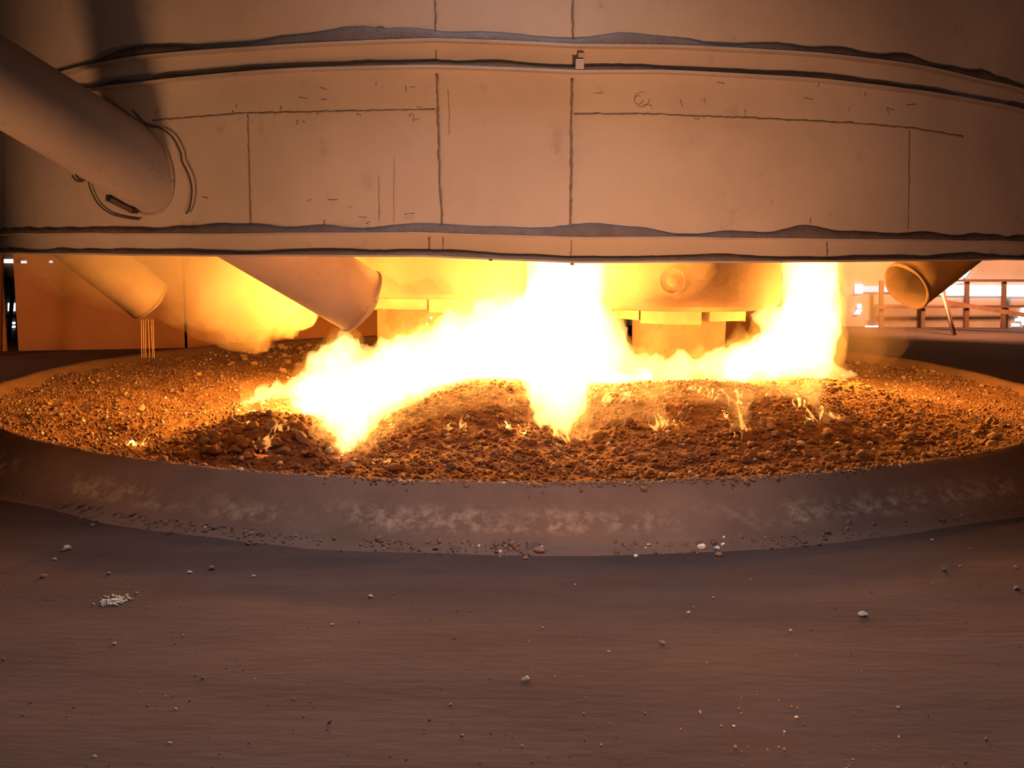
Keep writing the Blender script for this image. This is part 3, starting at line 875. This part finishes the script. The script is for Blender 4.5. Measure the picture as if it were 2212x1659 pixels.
# window band
wi = 0
def window(px0, py0, px1, py1, Y=YB, mt='daylight', skew=0):
    global wi
    wi += 1
    a_, b_, c_, d_ = P(px0, py1, Y), P(px1, py1, Y), P(px1 + skew, py0, Y), P(px0 + skew, py0, Y)
    V = [a_, b_, c_, d_]; V = V + [v + Vector((0, 0.03, 0)) for v in V]
    o = link('window_%d' % wi, mesh('w', V, [(0, 1, 2, 3), (7, 6, 5, 4), (0, 4, 5, 1), (1, 5, 6, 2), (2, 6, 7, 3), (3, 7, 4, 0)]), M[mt])
    tag(o, kind='structure')
    return o
window(2045, 617, 2084, 638); window(2090, 617, 2164, 639); window(2170, 616, 2290, 640)
window(1860, 618, 1901, 631, mt='daylight_dim'); window(1907, 618, 1945, 631, mt='daylight_dim')
window(1848, 614, 1864, 634); window(1846, 669, 1857, 679, skew=6); window(1853, 657, 1861, 666)
window(1870, 704, 1898, 714, YB - 0.1)
window(2078, 572, 2086, 600, skew=18); window(2070, 602, 2080, 611); window(2022, 630, 2034, 637)
window(2200, 664, 2230, 686, skew=8, Y=YB - 0.15); window(2194, 688, 2212, 694, Y=YB - 0.15); window(2186, 699, 2203, 705, Y=YB - 0.15); window(2208, 694, 2230, 702, Y=YB - 0.15)
window(2215, 445, 2232, 475, Y=YB - 1); window(2214, 535, 2232, 555, Y=YB - 1)
window(1342, 704, 1352, 718); window(1364, 702, 1378, 726, skew=3)
# small gaps of daylight at the left, and between the electrodes
window(17, 655, 36, 672, YB - 2); window(24, 696, 36, 700, YB - 2); window(26, 704, 36, 708, YB - 2); window(27, 712, 35, 716, YB - 2)
window(12, 722, 28, 755, YB - 2, 'daylight_dim', skew=3)
window(6, 560, 32, 568, YB - 2); window(45, 563, 56, 569, sp0.y - 0.2, 'daylight_dim'); window(106, 563, 112, 568, sp0.y - 0.2, 'daylight_dim')
o = boxes('wall_front_left', [((P(-60, 650, YB - 1.9) + P(46, 650, YB - 1.9)) / 2, 1.4, 0.1, 5)], M['darkwall']); tag(o, kind='structure')
dc = empty('door_post', G(3, 762), 'dark rusty post standing at the left edge beside the daylight gap', 'post')
beam('post_body', P(-2, 760, 14.2), P(1, 520, 14.2), 0.07, 0.07, M['beam'], dc)
m = empty('machine_frame', G(24, 757), 'black machine frame with pale highlights in the left gap', 'machine frame')
beam('frame_column', P(41, 757, 16.5), P(41, 560, 16.5), 0.04, 0.1, M['blackmetal'], m)
beam('frame_brace', P(17, 755, 16.6), P(30, 600, 16.6), 0.05, 0.05, M['blackmetal'], m)
beam('frame_brace', P(12, 680, 16.6), P(38, 683, 16.6), 0.10, 0.05, M['blackmetal'], m)
beam('frame_brace', P(12, 600, 16.6), P(38, 620, 16.6), 0.06, 0.05, M['blackmetal'], m)

# steel frame in front of the back wall
for px_ in (1903, 1993, 2087, 2167, 2250):
    q0, q1 = P(px_, 706, YB - 0.3), P(px_ + (2 if px_ > 2000 else 1), 606, YB - 0.3)
    t = empty('wall_post', (q0.x, q0.y, 0), {1903: 'upright post of the back wall nearest the right flame column', 1993: 'upright post of the back wall below the open chute mouth',
              2087: 'upright post of the back wall at the left end of the bright strip windows', 2167: 'upright post crossing the bright strip windows',
              2250: 'upright post of the back wall outside the right'}[px_], 'post', 'posts of the back wall')
    beam('post_body', (q0.x, q0.y, 0), q1, 0.07, 0.08, M['beam'], t)
o = beam('wall_rail', P(1898, 664, YB - 0.4), P(2300, 661, YB - 0.4), 0.05, 0.05, M['beam']); tag(o, 'thin horizontal rail along the posts of the back wall', 'rail')
o = beam('wall_rail', P(1990, 606, YB - 0.4), P(2300, 606, YB - 0.4), 0.04, 0.05, M['beam']); tag(o, 'thin rail just above the bright strip windows', 'rail')
o = beam('inclined_beam', P(2040, 652, YB - 1.2), P(2290, 693, YB - 2.0), 0.10, 0.08, M['beam']); tag(o, 'dark inclined beam sloping down to the right before the back wall', 'beam')
t = empty('leaning_pole', G(2060, 706), 'thin leaning pole with a bright edge in front of the back wall', 'pole')
q0 = P(2060, 706, YB - 2.2); tube('pole_shaft', [(q0.x, q0.y, 0), P(2033, 626, YB - 2.2)], 0.022, M['pole'], t)
q0 = P(2064, 706, YB - 2.1); tube('pole_stay', [(q0.x, q0.y, 0), P(2037, 626, YB - 2.1)], 0.03, M['beam'], t)

# ------------------------------------------------------------------ flames and smoke
def blob(strokes, voxel, name, mt, parent, grow=1.0, turb=0.06, seed=0, sub=6):
    """union of tapering strokes -> one closed surface. stroke: list of (px, py, Y, radius_px)"""
    bm = bmesh.new()
    for st in strokes:
        for i in range(len(st) - 1):
            def pt(q):
                if q[2] is None:
                    b_ = bedpoint(q[0], q[1]); Y_ = b_.y - 0.06 - 0.85 * q[3] * b_.y / F
                else: Y_ = q[2]
                return P(q[0], q[1], Y_), q[3] * Y_ / F
            (p0, r0), (p1, r1) = pt(st[i]), pt(st[i + 1])
            L_ = (p1 - p0).length; k = max(2, int(L_ / max(0.25 * min(r0, r1), 0.012)) + 1); k = min(k, 26)
            for j in range(k + 1):
                t = j / k; c = p0.lerp(p1, t); r = (r0 + (r1 - r0) * t) * grow
                bmesh.ops.create_icosphere(bm, subdivisions=2 if r > 0.04 else 1, radius=max(r, 0.0045), matrix=Matrix.Translation(c))
    me = bpy.data.meshes.new('tmp'); bm.to_mesh(me); bm.free()
    o = bpy.data.objects.new('tmp', me); C.objects.link(o)
    rm = o.modifiers.new('r', 'REMESH'); rm.mode = 'VOXEL'; rm.voxel_size = voxel
    dg = bpy.context.evaluated_depsgraph_get(); dg.update()
    m2 = bpy.data.meshes.new_from_object(o.evaluated_get(dg))
    bpy.data.objects.remove(o); bpy.data.meshes.remove(me)
    m2.name = name
    sv = Vector((seed, seed * 2.3, 0))
    ns = [v.normal.copy() for v in m2.vertices]
    for v, nn in zip(m2.vertices, ns):
        c = v.co
        q_ = Vector((c.x * 5, c.y * 5, c.z * 2.4)) + sv
        d = noise.noise(q_) * turb + noise.noise(q_ * 2.6) * turb * 0.55 + noise.noise(q_ * 6) * turb * 0.22
        v.co = c + nn * d + Vector((0, 0, 1)) * (abs(d) * 0.8)
    return link(name, m2, mt, parent, True)

fire = empty('flame', P(1100, 900, 7.8), 'great white-hot mass of flame spreading across the middle of the charge', 'flame', 'flames over the charge')
main = [
    [(748, 738, 7.3, 22), (740, 775, 7.4, 42), (735, 830, 7.5, 75), (770, 860, 7.5, 80), (850, 850, None, 52), (920, 842, None, 38), (1000, 828, None, 26)],
    [(690, 855, 7.4, 45), (800, 845, 7.6, 75), (900, 800, 7.9, 78), (1000, 775, 8.0, 92), (1130, 745, 8.1, 110), (1230, 745, 8.1, 105)],
    [(1230, 740, 8.1, 100), (1290, 770, 8.1, 70), (1350, 800, 8.1, 42), (1430, 806, 8.1, 26), (1520, 800, 8.2, 30), (1600, 785, 8.3, 45)],
    [(1280, 815, None, 34), (1340, 832, None, 18), (1400, 818, None, 14), (1500, 822, None, 12), (1600, 815, None, 18)],
    [(1170, 780, 8.0, 80), (1190, 835, None, 84), (1202, 872, None, 56), (1216, 905, None, 30), (1232, 936, None, 8)],
    [(1190, 870, None, 36), (1172, 905, None, 16), (1168, 928, None, 5)],
    [(790, 860, None, 70), (768, 915, None, 48), (748, 955, None, 26), (738, 985, None, 7)],
    [(840, 870, 7.4, 48), (900, 850, 7.6, 45), (1000, 812, 7.9, 40)],
    [(690, 845, None, 42), (645, 848, None, 30), (590, 858, None, 17), (520, 876, None, 6)],
    [(660, 870, None, 30), (690, 895, None, 22), (722, 925, None, 10)],
    [(720, 900, None, 40), (735, 940, None, 24), (742, 965, None, 12)],
    [(1060, 700, 8.1, 55), (1075, 665, 8.2, 30), (1130, 650, 8.3, 20)],
    [(880, 770, 7.9, 40), (900, 730, 8.0, 18), (930, 690, 8.1, 5)],
    [(820, 800, 7.6, 40), (800, 765, 7.5, 16), (790, 742, 7.4, 5)],
    [(960, 730, 8.0, 35), (985, 695, 8.1, 12), (1000, 680, 8.1, 4)],
    [(845, 800, 7.7, 26), (862, 765, 7.7, 12), (880, 742, 7.7, 4)], [(1330, 760, 8.1, 26), (1338, 725, 8.1, 10), (1335, 700, 8.1, 4)],
    [(650, 850, 7.3, 14), (660, 830, 7.3, 7), (668, 812, 7.3, 3)], [(690, 830, 7.4, 20), (704, 795, 7.4, 8), (712, 780, 7.4, 3)],
    [(600, 860, 7.3, 9), (618, 842, 7.3, 4), (625, 832, 7.3, 2)], [(1300, 745, 8.1, 30), (1318, 690, 8.1, 12), (1322, 670, 8.1, 5)],
]
blob(main, 0.03, 'flame_core', M['fire_core'], fire, 1.0, 0.07, 3)
blob(main, 0.04, 'flame_envelope', M['fire_rim'], fire, 1.22, 0.10, 11)
veil = [[(1180, 900, None, 30), (1260, 870, None, 42), (1340, 850, None, 42), (1430, 850, None, 34), (1550, 850, None, 36), (1650, 850, None, 34), (1750, 850, None, 28), (1810, 830, None, 14)],
        [(1230, 930, None, 34), (1300, 905, None, 30), (1400, 885, None, 26), (1440, 915, None, 16)], [(1590, 860, None, 30), (1600, 900, None, 18), (1596, 930, None, 10)],
        [(1740, 860, None, 26), (1770, 890, None, 20), (1785, 908, None, 10)],
        [(540, 890, None, 16), (610, 885, None, 28), (690, 900, None, 40), (720, 950, None, 30), (760, 975, None, 24), (800, 960, None, 22), (860, 910, None, 34), (960, 880, None, 34), (1060, 850, None, 26), (1120, 870, None, 22)],
        ]
blob(veil, 0.03, 'flame_veil', M['fire_veil'], fire, 1.0, 0.10, 21)
colm = empty('flame', P(1215, 760, 8.5), 'tall white flame column rising between the two electrode columns', 'flame', 'flames over the charge')
c1_ = [[(1222, 480, 8.75, 86), (1222, 600, 8.75, 88), (1215, 680, 8.5, 95), (1210, 740, 8.3, 95)]]
blob(c1_, 0.03, 'flame_core', M['fire_core'], colm, 1.0, 0.045, 5)
blob(c1_, 0.05, 'flame_envelope', M['fire_rim'], colm, 1.3, 0.08, 15)
colr = empty('flame', P(1735, 800, 8.9), 'white flame column standing at the right of the right electrode', 'flame', 'flames over the charge')
c2_ = [[(1750, 480, 9.3, 58), (1750, 600, 9.3, 58), (1752, 680, 9.0, 62), (1725, 730, 8.8, 80), (1690, 765, 8.6, 60), (1600, 790, 8.3, 36)],
       [(1730, 740, 8.8, 75), (1765, 780, 8.6, 45), (1790, 800, 8.5, 22), (1852, 815, 8.4, 4)],
       [(1680, 700, 8.9, 30), (1620, 680, 8.9, 6)], [(1760, 720, 8.9, 50), (1806, 705, 8.9, 10)]]
blob(c2_, 0.03, 'flame_core', M['fire_core'], colr, 1.0, 0.05, 6)
blob(c2_, 0.05, 'flame_envelope', M['fire_rim'], colr, 1.28, 0.08, 16)

def wob(px, py, py1, w, dx, seed, Y):
    """a few thin curling licks rising from one foot"""
    r = random.Random(seed); out = []
    for m_ in range(max(2, int(w / 2.6))):
        x0 = px + r.uniform(-1.5, 1.5) * w; y0 = py + r.uniform(-0.7, 0.6) * w
        h = (py1 - py) * r.uniform(0.45, 1.05); rr = r.uniform(0.9, 1.9) * (1 + w / 30); ph = r.uniform(0, 6.3); am = r.uniform(2, 0.8 * w)
        st = []; k = 7; fx = r.uniform(0.5, 1.1) * dx
        for i in range(k + 1):
            t = i / k
            st.append((x0 + fx * t + am * (math.sin(ph + 4.2 * t) - math.sin(ph)), y0 + h * t, Y, max(1.0, rr * (0.55 + 0.8 * math.sin(PI * min(1, t * 1.25 + 0.1))) * (1 - 0.6 * t))))
        out.append(st)
    for m_ in range(2):          # fuller flamelets, wide at the foot and drawn out to a point
        x0 = px + r.uniform(-0.9, 0.9) * w; h = (py1 - py) * r.uniform(0.5, 1.0); fx = r.uniform(0.3, 1.0) * dx; am = r.uniform(-0.35, 0.35) * w
        out.append([(x0 + fx * t + am * math.sin(4.5 * t), py - 2 + h * t, Y, max(0.9, w * 0.40 * (0.55 + 1.2 * t) * (1 - t) ** 1.1)) for t in (0, 0.12, 0.25, 0.4, 0.55, 0.7, 0.85, 1.0)])
    return out
SM = [
    ([(575, 972, 910, 12, 30, 1), (560, 970, 935, 9, -12, 2), (600, 935, 900, 9, 18, 3), (630, 930, 905, 8, 10, 21)], None, 'small yellow wisps of flame among the dark rocks left of the lowest tongue'),
    ([(548, 905, 880, 10, 10, 4), (535, 915, 892, 7, -14, 5)], None, 'faint flame wisp licking the rocks under the left flame line'),
    ([(992, 925, 895, 10, 2, 6), (976, 930, 915, 5, -10, 7)], None, 'small upright yellow flame alone on the middle front slope'),
    ([(858, 915, 890, 11, 0, 8), (845, 925, 905, 6, -8, 9)], None, 'stubby yellow flame just right of the lowest tongue'),
    ([(1120, 938, 905, 8, 18, 10), (1100, 925, 908, 5, -12, 12), (1140, 935, 915, 6, 8, 13)], None, 'forked small flame left of the middle fire tongue'),
    ([(1240, 955, 915, 13, -14, 14), (1205, 945, 905, 9, -8, 15), (1265, 945, 915, 8, 12, 16)], None, 'ragged tongues of flame splaying at the foot of the middle tongue'),
    ([(1600, 935, 850, 12, -20, 17), (1622, 932, 905, 8, -14, 18), (1585, 870, 830, 13, -25, 24)], None, 'thin long flame tongue curling down the slope right of middle'),
    ([(1765, 912, 870, 14, -38, 19), (1800, 905, 885, 10, -20, 20), (1725, 880, 840, 12, -10, 25)], None, 'curling flame foot at the right end of the fire'),
    ([(1425, 925, 890, 12, -8, 22), (1450, 920, 900, 7, 10, 23)], None, 'faint flame between the middle tongue and the thin right one'),
    ([(828, 1002, 985, 8, 4, 26), (812, 1000, 990, 5, -6, 27), (845, 1000, 992, 4, 8, 28)], None, 'little orange flame burning low beside the bank'),
    ([(1305, 870, 840, 14, 20, 29), (1350, 865, 835, 10, 14, 30)], None, 'low flame licking over the crest right of the middle tongue'),
    ([(1500, 850, 822, 12, 30, 31), (1540, 862, 830, 12, 10, 32)], None, 'low flame on the crest left of the thin right tongue'),
    ([(1100, 880, 850, 9, 8, 33)], None, 'faint flame on top of the middle gravel mound'),
    ([(308, 962, 945, 7, 10, 34), (290, 960, 950, 4, -8, 35)], None, 'dull orange flame flicker at the left end of the dark hollow'),
]
for i, (st, Y, lab) in enumerate(SM):
    f = blob([l_ for (a_, b_, c_, w_, dx_, sd_) in st for l_ in wob(a_, b_, c_, w_, dx_, sd_, Y)], 0.005, 'small_flame', M['fire_wisp'], None, 1.0, 0.007, 40 + i)
    tag(f, lab, 'flame', 'small flames on the slope')

# smoke lit by the fire
def smoke_cloud(strokes, label, mt, seed, layers=(1.35, 1.0, 0.7, 0.42), turb=0.14, vox=0.08):
    t = empty('smoke', P(*strokes[0][1][:3]), label, 'smoke'); t['kind'] = 'stuff'
    for k, g in enumerate(layers):
        o = blob(strokes, vox, 'smoke_puff', mt, t, g, turb * (0.6 + 0.4 * g), seed + 3 * k); tag(o, kind='stuff')
smoke_cloud([[(600, 470, 8.2, 150), (540, 590, 8.2, 130), (450, 640, 8.2, 75)], [(600, 590, 8.3, 80), (700, 560, 8.2, 80)], [(330, 540, 8.2, 120), (160, 540, 8.3, 80), (60, 545, 8.5, 50)],
           [(450, 640, 8.2, 64), (440, 690, 8.2, 36)]], 'glowing yellow smoke billowing under the hood left of the chute', M['smoke'], 77)
smoke_cloud([[(1870, 470, 9.9, 120), (1860, 600, 9.9, 90), (1880, 680, 9.9, 70), (1870, 740, 9.9, 60)], [(1950, 520, 10.4, 100), (2100, 540, 10.8, 70)]],
            'thin amber haze drifting right of the right flame column', M['smoke_thin'], 90, (1.3, 0.85, 0.5))
smoke_cloud([[(880, 560, 8.3, 90), (1040, 560, 8.2, 110), (1060, 640, 8.2, 70)], [(1330, 560, 8.3, 90), (1450, 560, 8.3, 80)]],
            'yellow haze glowing in front of the electrode columns', M['smoke_thin'], 120, (1.2, 0.7))
# falling fines below the far chute
o = tubes('falling_fines', [([P(x, 690, 9.4), P(x + dx, 773, 9.4)], 0.004) for x, dx in ((305, 1), (309, 2), (314, 1), (320, 3), (326, 4), (330, 3))], M['rock_tan'], None, 5)
tag(o, 'thin streams of fines falling from the faint left chute', 'falling dust', kind='stuff')
